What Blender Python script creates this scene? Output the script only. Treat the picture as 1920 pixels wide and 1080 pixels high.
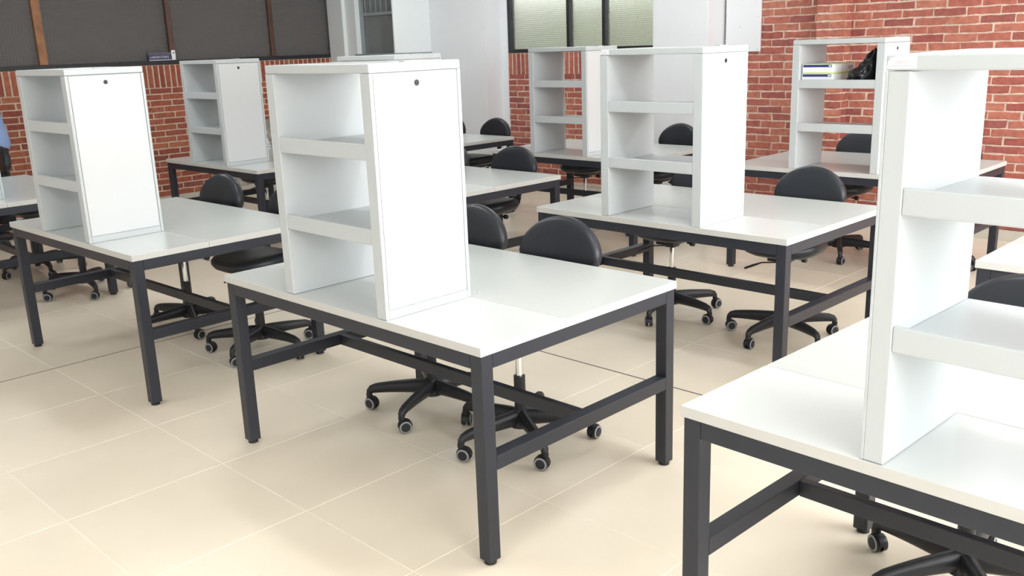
import bpy, bmesh, math, random
from mathutils import Vector, Matrix, noise
R = random.Random(7)
PI = math.pi
for o in list(bpy.data.objects): bpy.data.objects.remove(o, do_unlink=True)
scene = bpy.context.scene
C = scene.collection

# ------------------------------------------------------------------ camera
CX, CY, CZ = 3.50638, -1.82368, 1.64070
FPX = 1744.54                       # focal length in pixels of a 1920 wide frame
PITCH, YAW, ROLL = -0.257107, 0.783920, -0.036010
fw = Vector((-math.sin(YAW)*math.cos(PITCH), math.cos(YAW)*math.cos(PITCH), math.sin(PITCH)))
rt0 = Vector((math.cos(YAW), math.sin(YAW), 0)); up0 = rt0.cross(fw)
rt = rt0*math.cos(ROLL) + up0*math.sin(ROLL); up = -rt0*math.sin(ROLL) + up0*math.cos(ROLL)
cam = bpy.data.cameras.new('camera'); camo = bpy.data.objects.new('camera', cam); C.objects.link(camo)
camo.matrix_world = Matrix(((rt.x, up.x, -fw.x, CX), (rt.y, up.y, -fw.y, CY), (rt.z, up.z, -fw.z, CZ), (0, 0, 0, 1)))
cam.sensor_width = 36.0; cam.lens = FPX*36.0/1920.0; cam.clip_start = 0.05; cam.clip_end = 200
scene.camera = camo
def project(P):
    d = Vector(P) - Vector((CX, CY, CZ)); z = d.dot(fw)
    if z < 0.05: return None
    return 960 + FPX*d.dot(rt)/z, 540 - FPX*d.dot(up)/z

# ------------------------------------------------------------------ light
w = bpy.data.worlds.new('sky'); scene.world = w; w.use_nodes = True
nt = w.node_tree; nt.nodes.clear()
wo = nt.nodes.new('ShaderNodeOutputWorld'); bg = nt.nodes.new('ShaderNodeBackground')
tc = nt.nodes.new('ShaderNodeTexCoord'); sx = nt.nodes.new('ShaderNodeSeparateXYZ'); rp = nt.nodes.new('ShaderNodeValToRGB')
mr = nt.nodes.new('ShaderNodeMapRange'); mr.inputs[1].default_value = -0.35; mr.inputs[2].default_value = 0.35
nt.links.new(tc.outputs['Generated'], sx.inputs[0]); nt.links.new(sx.outputs[2], mr.inputs[0]); nt.links.new(mr.outputs[0], rp.inputs[0])
rp.color_ramp.elements[0].color = (0.16, 0.17, 0.14, 1); rp.color_ramp.elements[1].color = (1.0, 1.0, 0.97, 1)
rp.color_ramp.elements[0].position = 0.35; rp.color_ramp.elements[1].position = 0.75
nt.links.new(rp.outputs[0], bg.inputs[0]); bg.inputs[1].default_value = 2.2
nt.links.new(bg.outputs[0], wo.inputs[0])
def area(name, loc, rot, sx_, sy_, power, col):
    l = bpy.data.lights.new(name, 'AREA'); l.shape = 'RECTANGLE'; l.size = sx_; l.size_y = sy_; l.energy = power; l.color = col
    o = bpy.data.objects.new(name, l); C.objects.link(o); o.location = loc; o.rotation_euler = rot
    return o
# daylight entering through the row of windows in the right wall
area('window_daylight_right', (5.42, 1.2, 1.85), (0, PI/2, 0), 1.9, 6.4, 230, (0.97, 0.985, 1.0))
vs = scene.view_settings
vs.view_transform = 'Standard'; vs.look = 'None'; vs.exposure = 0.47; vs.gamma = 1.0; vs.use_curve_mapping = False

# ------------------------------------------------------------------ materials
def mat(name, col, rough=0.5, metal=0.0, spec=0.5, nscale=0, namt=0.0, bump=0.0, bscale=60, coat=0, var=0.0, trans=0.0, ior=1.45):
    m = bpy.data.materials.new(name); m.use_nodes = True; n = m.node_tree; b = n.nodes['Principled BSDF']
    b.inputs['Base Color'].default_value = (*col, 1); b.inputs['Roughness'].default_value = rough; b.inputs['Metallic'].default_value = metal
    b.inputs['Specular IOR Level'].default_value = spec; b.inputs['Coat Weight'].default_value = coat
    b.inputs['Transmission Weight'].default_value = trans; b.inputs['IOR'].default_value = ior
    co = n.nodes.new('ShaderNodeTexCoord')
    if namt:
        t = n.nodes.new('ShaderNodeTexNoise'); t.inputs['Scale'].default_value = nscale; t.inputs['Detail'].default_value = 5
        n.links.new(co.outputs['Object'], t.inputs['Vector'])
        rmp = n.nodes.new('ShaderNodeMapRange'); rmp.inputs[1].default_value = 0.3; rmp.inputs[2].default_value = 0.7
        rmp.inputs[3].default_value = 1-namt; rmp.inputs[4].default_value = 1+namt
        n.links.new(t.outputs[0], rmp.inputs[0])
        mx = n.nodes.new('ShaderNodeVectorMath'); mx.operation = 'SCALE'; mx.inputs[0].default_value = col
        n.links.new(rmp.outputs[0], mx.inputs['Scale']); n.links.new(mx.outputs[0], b.inputs['Base Color'])
    if bump:
        t = n.nodes.new('ShaderNodeTexNoise'); t.inputs['Scale'].default_value = bscale; t.inputs['Detail'].default_value = 3
        n.links.new(co.outputs['Object'], t.inputs['Vector'])
        bn = n.nodes.new('ShaderNodeBump'); bn.inputs['Strength'].default_value = bump; bn.inputs['Distance'].default_value = 0.002
        n.links.new(t.outputs[0], bn.inputs['Height']); n.links.new(bn.outputs[0], b.inputs['Normal'])
    return m
M = {}
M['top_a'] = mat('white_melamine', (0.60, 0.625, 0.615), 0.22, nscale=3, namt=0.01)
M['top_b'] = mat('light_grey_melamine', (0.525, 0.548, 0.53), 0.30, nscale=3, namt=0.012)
M['edge'] = mat('edge_banding', (0.575, 0.57, 0.545), 0.35)
M['steel'] = mat('charcoal_powder_coat', (0.0235, 0.0265, 0.037), 0.38, bump=0.12, bscale=900)
M['foot'] = mat('black_plastic_foot', (0.02, 0.02, 0.022), 0.45)
M['rack'] = mat('shade_tinted_powder_coat', (0.53, 0.562, 0.572), 0.36, bump=0.05, bscale=700)  # white steel paint, greyed and blued to carry the shade on the fronts
M['door'] = mat('lit_white_door_sheet', (0.64, 0.655, 0.665), 0.34, bump=0.05, bscale=700)  # same white finish, kept lighter for the window-lit side
M['black'] = mat('black_plastic', (0.016, 0.017, 0.021), 0.42, bump=0.08, bscale=500)
M['vinyl'] = mat('black_vinyl', (0.017, 0.020, 0.026), 0.36, bump=0.22, bscale=260)
M['rubber'] = mat('black_rubber_bellows', (0.014, 0.015, 0.018), 0.5)
M['ring'] = mat('grey_wheel_ring', (0.30, 0.31, 0.32), 0.4)
M['chrome'] = mat('chrome', (0.78, 0.79, 0.80), 0.14, metal=1.0)
M['zinc'] = mat('zinc_bolt', (0.62, 0.62, 0.60), 0.3, metal=1.0)
M['mortar_l'] = mat('grey_beige_mortar', (0.62, 0.49, 0.38), 0.95, nscale=40, namt=0.18, bump=0.6, bscale=120)
M['mortar_r'] = mat('pink_beige_mortar', (0.68, 0.53, 0.43), 0.95, nscale=30, namt=0.2, bump=0.9, bscale=90)
M['plaster'] = mat('rough_cement_render', (0.37, 0.345, 0.295), 0.95, nscale=18, namt=0.45, bump=0.8, bscale=60)
M['white_wall'] = mat('white_wall_paint', (0.78, 0.79, 0.81), 0.6, nscale=1.5, namt=0.015, bump=0.05)
M['booth'] = mat('pale_grey_booth_paint', (0.82, 0.86, 0.86), 0.55, nscale=1.5, namt=0.01)
M['ceiling'] = mat('white_ceiling_paint', (0.80, 0.80, 0.79), 0.8)
M['skirting'] = mat('beige_skirting_tile', (0.54, 0.51, 0.44), 0.35, nscale=8, namt=0.05)
M['grout'] = mat('pale_grout', (0.90, 0.83, 0.71), 0.85, nscale=30, namt=0.05)
M['joint'] = mat('dark_movement_joint', (0.05, 0.045, 0.04), 0.7)
M['wood'] = mat('varnished_brown_wood', (0.30, 0.135, 0.055), 0.4, nscale=14, namt=0.25)
M['darkwood'] = mat('dark_red_brown_wood', (0.105, 0.052, 0.038), 0.45, nscale=14, namt=0.2)
M['frame'] = mat('black_window_frame', (0.022, 0.022, 0.027), 0.4)
M['grille'] = mat('grey_painted_steel', (0.30, 0.34, 0.35), 0.45)
M['corridor'] = mat('dim_corridor_plaster', (0.34, 0.31, 0.30), 0.8, nscale=1.3, namt=0.35)
M['signblue'] = mat('dark_blue_sign', (0.035, 0.038, 0.12), 0.35)
M['signgrey'] = mat('smoky_acrylic', (0.12, 0.125, 0.145), 0.25)
M['signtext'] = mat('white_print', (0.72, 0.74, 0.78), 0.5)
M['signline'] = mat('pale_grey_print', (0.5, 0.48, 0.52), 0.5)
M['navy'] = mat('navy_print', (0.025, 0.03, 0.20), 0.4)
M['paper'] = mat('white_card', (0.82, 0.83, 0.86), 0.45)
M['lime'] = mat('lime_print', (0.62, 0.74, 0.18), 0.45)
M['greycard'] = mat('grey_print', (0.42, 0.41, 0.46), 0.5)
M['bag'] = mat('black_polythene', (0.008, 0.009, 0.012), 0.22, bump=0.5, bscale=35)
M['redprint'] = mat('red_print', (0.72, 0.28, 0.30), 0.5)
M['greyprint'] = mat('grey_ink', (0.40, 0.40, 0.41), 0.5)
M['wire'] = mat('white_plastic_wire', (0.78, 0.79, 0.80), 0.35)
M['skin'] = mat('skin', (0.50, 0.29, 0.20), 0.5)
M['hair'] = mat('dark_hair', (0.02, 0.015, 0.012), 0.5)
M['shirt'] = mat('light_blue_cotton', (0.30, 0.42, 0.70), 0.8, nscale=9, namt=0.08, bump=0.5, bscale=14)
M['trousers'] = mat('black_trouser_cloth', (0.012, 0.012, 0.015), 0.8, bump=0.4, bscale=14)
M['eye'] = mat('eye', (0.02, 0.015, 0.01), 0.2)
M['lip'] = mat('lips', (0.38, 0.14, 0.12), 0.5)
M['outside'] = mat('added_hedge_green', (0.24, 0.27, 0.19), 0.9, nscale=5, namt=0.5)
M['paving'] = mat('outdoor_paving', (0.35, 0.33, 0.30), 0.9, nscale=3, namt=0.1)
def emis(name, col, s):
    m = bpy.data.materials.new(name); m.use_nodes = True; b = m.node_tree.nodes['Principled BSDF']
    b.inputs['Base Color'].default_value = (*col, 1); b.inputs['Emission Color'].default_value = (*col, 1); b.inputs['Emission Strength'].default_value = s
    return m
M['lamp'] = emis('lamp_diffuser', (0.93, 0.975, 1.0), 21.0)

def brick_mat(name, cols):
    m = bpy.data.materials.new(name); m.use_nodes = True; n = m.node_tree; b = n.nodes['Principled BSDF']
    b.inputs['Roughness'].default_value = 0.85; b.inputs['Specular IOR Level'].default_value = 0.25
    oi = n.nodes.new('ShaderNodeObjectInfo'); ge = n.nodes.new('ShaderNodeNewGeometry')
    ad = n.nodes.new('ShaderNodeMath'); ad.operation = 'ADD'; fr = n.nodes.new('ShaderNodeMath'); fr.operation = 'FRACT'
    n.links.new(oi.outputs['Random'], ad.inputs[0]); n.links.new(ge.outputs['Random Per Island'], ad.inputs[1]); n.links.new(ad.outputs[0], fr.inputs[0])
    cr = n.nodes.new('ShaderNodeValToRGB'); cr.color_ramp.elements.remove(cr.color_ramp.elements[1])
    for i, c in enumerate(cols):
        e = cr.color_ramp.elements[0] if i == 0 else cr.color_ramp.elements.new(i/(len(cols)-1))
        e.position = i/(len(cols)-1); e.color = (*c, 1)
    n.links.new(fr.outputs[0], cr.inputs[0])
    t = n.nodes.new('ShaderNodeTexNoise'); t.inputs['Scale'].default_value = 22; t.inputs['Detail'].default_value = 6
    n.links.new(ge.outputs['Position'], t.inputs['Vector'])
    rmp = n.nodes.new('ShaderNodeMapRange'); rmp.inputs[1].default_value = 0.3; rmp.inputs[2].default_value = 0.7; rmp.inputs[3].default_value = 0.78; rmp.inputs[4].default_value = 1.2
    n.links.new(t.outputs[0], rmp.inputs[0])
    mx = n.nodes.new('ShaderNodeVectorMath'); mx.operation = 'SCALE'; n.links.new(cr.outputs[0], mx.inputs[0]); n.links.new(rmp.outputs[0], mx.inputs['Scale'])
    n.links.new(mx.outputs[0], b.inputs['Base Color'])
    t2 = n.nodes.new('ShaderNodeTexNoise'); t2.inputs['Scale'].default_value = 140; t2.inputs['Detail'].default_value = 4
    n.links.new(ge.outputs['Position'], t2.inputs['Vector'])
    bn = n.nodes.new('ShaderNodeBump'); bn.inputs['Strength'].default_value = 0.5; bn.inputs['Distance'].default_value = 0.003
    n.links.new(t2.outputs[0], bn.inputs['Height']); n.links.new(bn.outputs[0], b.inputs['Normal'])
    return m
M['brick_l'] = brick_mat('orange_red_brick', [(0.34, 0.095, 0.058), (0.38, 0.125, 0.072), (0.27, 0.072, 0.052), (0.42, 0.150, 0.085), (0.31, 0.090, 0.062), (0.24, 0.080, 0.062)])
M['brick_r'] = brick_mat('rose_red_brick', [(0.40, 0.125, 0.092), (0.45, 0.165, 0.115), (0.32, 0.090, 0.075), (0.47, 0.185, 0.125), (0.37, 0.110, 0.085), (0.29, 0.098, 0.085)])

def tile_mat():
    m = bpy.data.materials.new('beige_polished_tile'); m.use_nodes = True; n = m.node_tree; b = n.nodes['Principled BSDF']
    ge = n.nodes.new('ShaderNodeNewGeometry'); oi = n.nodes.new('ShaderNodeObjectInfo')
    t = n.nodes.new('ShaderNodeTexNoise'); t.inputs['Scale'].default_value = 1.7; t.inputs['Detail'].default_value = 6
    n.links.new(ge.outputs['Position'], t.inputs['Vector'])
    cr = n.nodes.new('ShaderNodeValToRGB'); cr.color_ramp.elements[0].position = 0.3; cr.color_ramp.elements[1].position = 0.72
    cr.color_ramp.elements[0].color = (0.80, 0.71, 0.575, 1); cr.color_ramp.elements[1].color = (0.87, 0.78, 0.635, 1)
    n.links.new(t.outputs[0], cr.inputs[0])
    rmp = n.nodes.new('ShaderNodeMapRange'); rmp.inputs[3].default_value = 0.975; rmp.inputs[4].default_value = 1.02
    n.links.new(oi.outputs['Random'], rmp.inputs[0])
    mx = n.nodes.new('ShaderNodeVectorMath'); mx.operation = 'SCALE'; n.links.new(cr.outputs[0], mx.inputs[0]); n.links.new(rmp.outputs[0], mx.inputs['Scale'])
    n.links.new(mx.outputs[0], b.inputs['Base Color'])
    b.inputs['Roughness'].default_value = 0.30; b.inputs['Specular IOR Level'].default_value = 0.45
    return m
M['tile'] = tile_mat()

def glass_mat(name, col, rough, sx_, sz_, tr):
    """patterned glass: raised grid relief, light passes diffusely"""
    m = bpy.data.materials.new(name); m.use_nodes = True; n = m.node_tree; b = n.nodes['Principled BSDF']
    b.inputs['Base Color'].default_value = (*col, 1); b.inputs['Roughness'].default_value = rough
    b.inputs['Transmission Weight'].default_value = tr; b.inputs['IOR'].default_value = 1.3
    co = n.nodes.new('ShaderNodeTexCoord'); sp = n.nodes.new('ShaderNodeSeparateXYZ'); n.links.new(co.outputs['Object'], sp.inputs[0])
    outs = []
    for ax, s in ((0, sx_), (2, sz_)):
        a = n.nodes.new('ShaderNodeMath'); a.operation = 'MULTIPLY'; a.inputs[1].default_value = s; n.links.new(sp.outputs[ax], a.inputs[0])
        s_ = n.nodes.new('ShaderNodeMath'); s_.operation = 'SINE'; n.links.new(a.outputs[0], s_.inputs[0]); outs.append(s_)
    ad = n.nodes.new('ShaderNodeMath'); ad.operation = 'ADD'; n.links.new(outs[0].outputs[0], ad.inputs[0]); n.links.new(outs[1].outputs[0], ad.inputs[1])
    bn = n.nodes.new('ShaderNodeBump'); bn.inputs['Strength'].default_value = 0.7; bn.inputs['Distance'].default_value = 0.003
    n.links.new(ad.outputs[0], bn.inputs['Height']); n.links.new(bn.outputs[0], b.inputs['Normal'])
    return m
M['glass_l'] = glass_mat('smoky_patterned_glass', (0.44, 0.42, 0.41), 0.38, 2*PI/0.03, 2*PI/0.022, 0.72)
M['glass_b'] = glass_mat('frosted_patterned_glass', (0.90, 0.92, 0.89), 0.30, 2*PI/0.024, 2*PI/0.020, 0.93)
M['glass_c'] = glass_mat('dull_clear_glass', (0.62, 0.66, 0.66), 0.12, 2*PI/0.4, 2*PI/0.5, 0.75)

# ------------------------------------------------------------------ mesh helpers
def finish(bm, name, mats, smooth=False, angle=None):
    me = bpy.data.meshes.new(name); bm.normal_update(); bm.to_mesh(me); bm.free()
    for m in (mats if isinstance(mats, (list, tuple)) else [mats]): me.materials.append(M[m] if isinstance(m, str) else m)
    if smooth:
        for p in me.polygons: p.use_smooth = True
        if angle is not None:
            try: me.set_sharp_from_angle(angle=angle)
            except Exception: pass
    return me
def box(bm, x0, x1, y0, y1, z0, z1, bev=0.0, mi=0, seg=1):
    r = bmesh.ops.create_cube(bm, size=1.0); vs_ = r['verts']
    for v in vs_: v.co = Vector(((x0+x1)/2 + v.co.x*(x1-x0), (y0+y1)/2 + v.co.y*(y1-y0), (z0+z1)/2 + v.co.z*(z1-z0)))
    fs = list({f for v in vs_ for f in v.link_faces})
    for f in fs: f.material_index = mi
    if bev > 0:
        es = list({e for v in vs_ for e in v.link_edges})
        g = bmesh.ops.bevel(bm, geom=es, offset=bev, segments=seg, affect='EDGES', profile=0.5)
        for f in g['faces']: f.material_index = mi
def cyl(bm, c, r, h, axis='z', seg=20, r2=None, mi=0):
    """cylinder starting at c along +axis"""
    r2 = r if r2 is None else r2
    g = bmesh.ops.create_cone(bm, cap_ends=True, cap_tris=False, segments=seg, radius1=r, radius2=r2, depth=h)
    rot = {'z': Matrix(), 'x': Matrix.Rotation(PI/2, 4, 'Y'), 'y': Matrix.Rotation(-PI/2, 4, 'X')}[axis]
    off = {'z': Vector((0, 0, h/2)), 'x': Vector((h/2, 0, 0)), 'y': Vector((0, h/2, 0))}[axis]
    for v in g['verts']: v.co = (rot @ v.co) + Vector(c) + off
    for f in {f for v in g['verts'] for f in v.link_faces}: f.material_index = mi
def tube(bm, pts, rads, seg=10, mi=0, caps=True):
    """swept tube; rads scalar list or (rx, rz) pairs (rx sideways, rz upward)"""
    pts = [Vector(p) for p in pts]; rings = []
    for i, p in enumerate(pts):
        t = (pts[min(i+1, len(pts)-1)] - pts[max(i-1, 0)]).normalized()
        ref = Vector((0, 0, 1)) if abs(t.z) < 0.95 else Vector((0, 1, 0))
        s = t.cross(ref).normalized(); u = s.cross(t).normalized()
        r = rads[i] if isinstance(rads, (list, tuple)) else rads
        ra, rb = r if isinstance(r, (list, tuple)) else (r, r)
        rings.append([bm.verts.new(p + s*ra*math.cos(2*PI*k/seg) + u*rb*math.sin(2*PI*k/seg)) for k in range(seg)])
    for a, b in zip(rings, rings[1:]):
        for k in range(seg):
            f = bm.faces.new((a[k], a[(k+1) % seg], b[(k+1) % seg], b[k])); f.material_index = mi
    if caps:
        for rg in (rings[0][::-1], rings[-1]):
            try: bm.faces.new(rg).material_index = mi
            except ValueError: pass
def link(name, me, parent=None, loc=None, rot=None):
    o = bpy.data.objects.new(name, me); C.objects.link(o)
    if parent is not None: o.parent = parent
    if loc is not None: o.location = loc
    if rot is not None: o.rotation_euler = rot
    return o
def tag(o, label=None, cat=None, group=None, kind=None):
    if label: o['label'] = label
    if cat: o['category'] = cat
    if group: o['group'] = group
    if kind: o['kind'] = kind
    return o
def empty(name, loc=(0, 0, 0), rz=0):
    o = bpy.data.objects.new(name, None); C.objects.link(o); o.location = loc; o.rotation_euler = (0, 0, rz); o.empty_display_size = 0.1
    return o
def struct(name, me, label, cat='wall', parent=None):
    o = link(name, me, parent)
    if parent is None: tag(o, label, cat, kind='structure')
    return o
def bxme(name, mats, *boxes, bev=0.0):
    bm = bmesh.new()
    for b in boxes: box(bm, *b[:6], bev=bev, mi=(b[6] if len(b) > 6 else 0))
    return finish(bm, name, mats)

# ------------------------------------------------------------------ the room
XL, XR, YF, YB, HC = -6.5, 5.4, -4.6, 6.0, 2.95
# floor: grout bed + one object per tile
floor = struct('floor', bxme('floor', 'grout', (XL-2.6, XR, YF, YB, -0.12, -0.0010)), 'beige large-format tiled floor with pale grout lines', 'floor')
TX, TY, X0, Y0 = 0.6166, 0.63, -1.717, -0.803
tm = {}
def tile_mesh(wx, wy):
    k = (round(wx, 4), round(wy, 4))
    if k not in tm:
        bm = bmesh.new(); g = 0.0021
        box(bm, -wx/2+g, wx/2-g, -wy/2+g, wy/2-g, -0.012, 0.0, bev=0.0008); tm[k] = finish(bm, 'tile', 'tile')
    return tm[k]
tiles = []
for i in range(-8, 13):
    for j in range(-7, 12):
        xa, xb, ya, yb = X0+i*TX, X0+(i+1)*TX, Y0+j*TY, Y0+(j+1)*TY
        xa, xb, ya, yb = max(xa, XL), min(xb, XR), max(ya, YF), min(yb, YB)
        if xb-xa < 0.03 or yb-ya < 0.03: continue
        # the dark movement joints run along x = X0 and y = Y0 + 4 TY
        if i == 0: xa += 0.003
        if i == -1: xb -= 0.003
        if j == 4: ya += 0.003
        if j == 3: yb -= 0.003
        q = project(((xa+xb)/2, (ya+yb)/2, 0)); vis = q is not None and -150 < q[0] < 2070 and 0 < q[1] < 1230
        d = (Vector(((xa+xb)/2, (ya+yb)/2, 0))-Vector((CX, CY, CZ))).length
        tiles.append((0 if vis else 1, d, xa, xb, ya, yb))
tiles.sort(key=lambda t: t[:2])
bm_rest = bmesh.new(); nrest = 0
for n_, (v, d, xa, xb, ya, yb) in enumerate(tiles):
    if v == 0 and n_ < 298: link('tile', tile_mesh(xb-xa, yb-ya), floor, ((xa+xb)/2, (ya+yb)/2, 0))
    else: box(bm_rest, xa+.002, xb-.002, ya+.002, yb-.002, -0.012, 0.0); nrest += 1
ro = link('tile_field', finish(bm_rest, 'tile_field', 'tile'), floor); ro['kind'] = 'stuff'
link('movement_joint', bxme('movement_joint', 'joint', (X0-0.0048, X0+0.0048, YF, YB, -0.01, -0.0004)), floor)
link('movement_joint', bxme('movement_joint', 'joint', (XL, XR, Y0+4*TY-0.0048, Y0+4*TY+0.0048, -0.01, -0.0005)), floor)

# ceiling; its lamps are unseen, added to light floor and back wall
ceil = struct('ceiling', bxme('ceiling', 'ceiling', (XL-2.6, XR+0.15, YF-0.15, YB+0.15, HC, HC+0.12)), 'plain white ceiling above the room', 'ceiling')
for n_, (lx, ly) in enumerate([(-3.9, 1.0), (-3.9, 4.4), (-1.1, 1.0), (-1.1, 4.4), (2.2, 1.0), (2.2, 4.4), (-3.9, -2.4), (-1.1, -2.4), (2.2, -2.4)]):
    t = empty('added_ceiling_lamp', (lx, ly, HC-0.06)); tag(t, 'unseen added ceiling lamp, row %s from the brick wall, column %s from the windows' % (('third', 'second', 'first')[[-2.4, 1.0, 4.4].index(ly)], ('third', 'second', 'first')[[-3.9, -1.1, 2.2].index(lx)]), 'lamp', 'unseen ceiling lamps')
    link('housing', bxme('lamp_housing', 'rack', (-0.62, 0.62, -0.1, 0.1, 0.025, 0.06), bev=0.004), t)
    link('diffuser', bxme('lamp_diffuser', 'lamp', (-0.60, 0.60, -0.085, 0.085, 0.0, 0.025), bev=0.006), t)

# bricks -----------------------------------------------------------------
COURSE, BH, BL, MJ = 0.0657, 0.0525, 0.236, 0.014
def brick_mesh(name, L, H, rough, mname, seed):
    """brick with uneven arrises: front face at local y = 0 facing -y"""
    rr = random.Random(seed); bm = bmesh.new(); nx = 5 if L > 0.15 else 3; nz = 5 if H > 0.15 else 2
    if L > 0.15: nz = 2
    per = []
    for i in range(nx): per.append((-L/2 + L*i/(nx-1), -H/2))
    for i in range(1, nz): per.append((L/2, -H/2 + H*i/(nz-1)))
    for i in range(nx-2, -1, -1): per.append((-L/2 + L*i/(nx-1), H/2))
    for i in range(nz-2, 0, -1): per.append((-L/2, -H/2 + H*i/(nz-1)))
    j = [(x + rr.uniform(-rough, rough), z + rr.uniform(-rough, rough)) for x, z in per]
    cut = 0.003
    f0 = [bm.verts.new((x*(1-2*cut/L), 0.0 + rr.uniform(0, 0.0016), z*(1-2*cut/H))) for x, z in j]
    f1 = [bm.verts.new((x, 0.003, z)) for x, z in j]
    f2 = [bm.verts.new((x, 0.045, z)) for x, z in j]
    bm.faces.new(f0)
    n = len(per)
    for a, b in ((f0, f1), (f1, f2)):
        for k in range(n): bm.faces.new((a[k], b[k], b[(k+1) % n], a[(k+1) % n]))
    bmesh.ops.recalc_face_normals(bm, faces=bm.faces)
    return finish(bm, name, mname)
def lay(parent, specs, meshes, facing, plane, mname, limit=298, proud=0.006):
    """specs: (u, z, length, height, variant). facing '-y' (wall plane y=plane) or '+x' (plane x=plane)"""
    S = []
    for (u, z, L, H, kind) in specs:
        P = (u, plane-proud, z) if facing == '-y' else (plane+proud, u, z)
        q = project(P); d = (Vector(P)-Vector((CX, CY, CZ))).length
        vis = q is not None and -60 < q[0] < 1980 and -60 < q[1] < 1100
        S.append((0 if vis else 1, d, P, L, H, kind))
    S.sort(key=lambda s: s[:2])
    rz = 0 if facing == '-y' else PI/2
    rest = bmesh.new(); k = 0
    for n_, (v, d, P, L, H, kind) in enumerate(S):
        me = meshes[kind][R.randrange(len(meshes[kind]))]
        sxl = L/(BL if kind == 'run' else BH)
        szl = H/(BH if kind == 'run' else BL)
        if v == 0 and n_ < limit:
            o = link('brick', me, parent, P, (0, R.uniform(-0.006, 0.006), rz)); o.scale = (sxl, 1, szl)
        else:
            Mx = Matrix.Translation(P) @ Matrix.Rotation(rz, 4, 'Z') @ Matrix.Diagonal((sxl, 1, szl, 1))
            tmp = bmesh.new(); tmp.from_mesh(me); tmp.transform(Mx)
            vm = [rest.verts.new(v_.co) for v_ in tmp.verts]
            tmp.verts.index_update()
            for f in tmp.faces: rest.faces.new([vm[v_.index] for v_ in f.verts])
            tmp.free(); k += 1
    if k:
        o = link('brick_field', finish(rest, 'brick_field', mname), parent); o['kind'] = 'stuff'
    else: rest.free()
def runs(u0, u1, z0, n, first=0, jit=0.004):
    out = []
    for c in range(n):
        z = z0 + c*COURSE + BH/2
        u = u0 - (0.125 if (c+first) % 2 else 0.0) + (R.uniform(-jit, jit)*4 if c else 0)
        while u < u1:
            a, b = max(u, u0), min(u+BL+R.uniform(-jit, jit), u1)
            if b-a > 0.035: out.append(((a+b)/2, z, b-a, BH, 'run'))
            u += BL+MJ
    return out
def soldiers(u0, u1, z0):
    out = []; n = int((u1-u0)/COURSE); p = (u1-u0)/n
    for k in range(n): out.append((u0+p*(k+.5), z0+BL/2, p-MJ-0.003, BL, 'sol'))
    return out
bl = {'run': [brick_mesh('brick', BL, BH, 0.0018, 'brick_l', s) for s in range(6)], 'sol': [brick_mesh('brick', BH, BL, 0.0018, 'brick_l', 20+s) for s in range(4)]}
brm = {'run': [brick_mesh('brick', BL, BH, 0.0042, 'brick_r', 40+s) for s in range(8)], 'sol': [brick_mesh('brick', BH, BL, 0.002, 'brick_r', 60+s) for s in range(4)]}

SILL = 1.545
# left wall: brick dado, glazed above, lintel over it
wl = struct('wall_left', bxme('wall_left', ['mortar_l', 'white_wall'], (XL-0.14, XL, YF, 5.2, 0, SILL), (XL-0.14, XL, YF, YB, 2.62, HC, 1), (XL-0.14, XL, 5.2, YB, 0, 2.62, 1)), 'red brick dado wall with soldier course under the dark glazing')
zs = SILL-BL-0.003
specs = [s for s in runs(YF, 5.2, 0.128, 18) if not ((s[0] > 4.1 and s[1] < 0.86) or (s[0] > 3.66 and s[1] < 0.36))] + soldiers(YF, 5.2, zs)
lay(wl, specs, bl, '+x', XL, 'brick_l')
link('render_patch', bxme('render_patch', 'plaster', (XL, XL+0.010, 3.62, 5.2, 0.126, 0.37), (XL, XL+0.0095, 4.08, 5.2, 0.36, 0.865)), wl)
struct('baseboard_left', bxme('baseboard_left', 'skirting', (XL, XL+0.014, YF, 5.2, 0, 0.122), bev=0.002), 'low beige tile skirting along the left brick wall', 'skirting')

# glazing of the left wall
w1 = empty('window_1', (XL-0.06, 0, SILL)); tag(w1, 'long row of smoky patterned glass panes above the left brick dado', 'window', kind='structure')
link('sill_rail', bxme('sill_rail', 'frame', (-0.05, 0.055, YF, 5.2, 0, 0.045), bev=0.003), w1)
link('head_rail', bxme('head_rail', 'darkwood', (-0.05, 0.05, YF, 5.2, 1.03, 1.075), bev=0.003), w1)
mull = [-3.75, -2.38, -1.01, 0.36, 1.735, 3.095, 4.36]
for k, y in enumerate(mull):
    m_ = 'wood' if y < 2 else 'darkwood'; hw = 0.042 if y < 2 else 0.028
    link('mullion', bxme('mullion', m_, (-0.04, 0.045, y-hw, y+hw, 0.045, 1.03), bev=0.004), w1)
ed = [YF]+mull+[5.2]
for a, b in zip(ed, ed[1:]):
    me = bxme('pane', 'glass_l', (-(b-a)/2, (b-a)/2, -0.003, 0.003, -0.4925, 0.4925))
    link('pane', me, w1, (0, (a+b)/2, 0.5375), (0, 0, PI/2))
# corridor on the other side of that glazing
struct('wall_corridor', bxme('wall_corridor', 'corridor', (XL-2.6, XL-2.5, YF, YB, 0, HC), (XL-2.5, XL-0.14, YF-0.1, YF, 0, HC), (XL-2.5, XL-0.14, YB, YB+0.1, 0, HC)), 'dim plaster corridor wall behind the smoky glazing')

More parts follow.
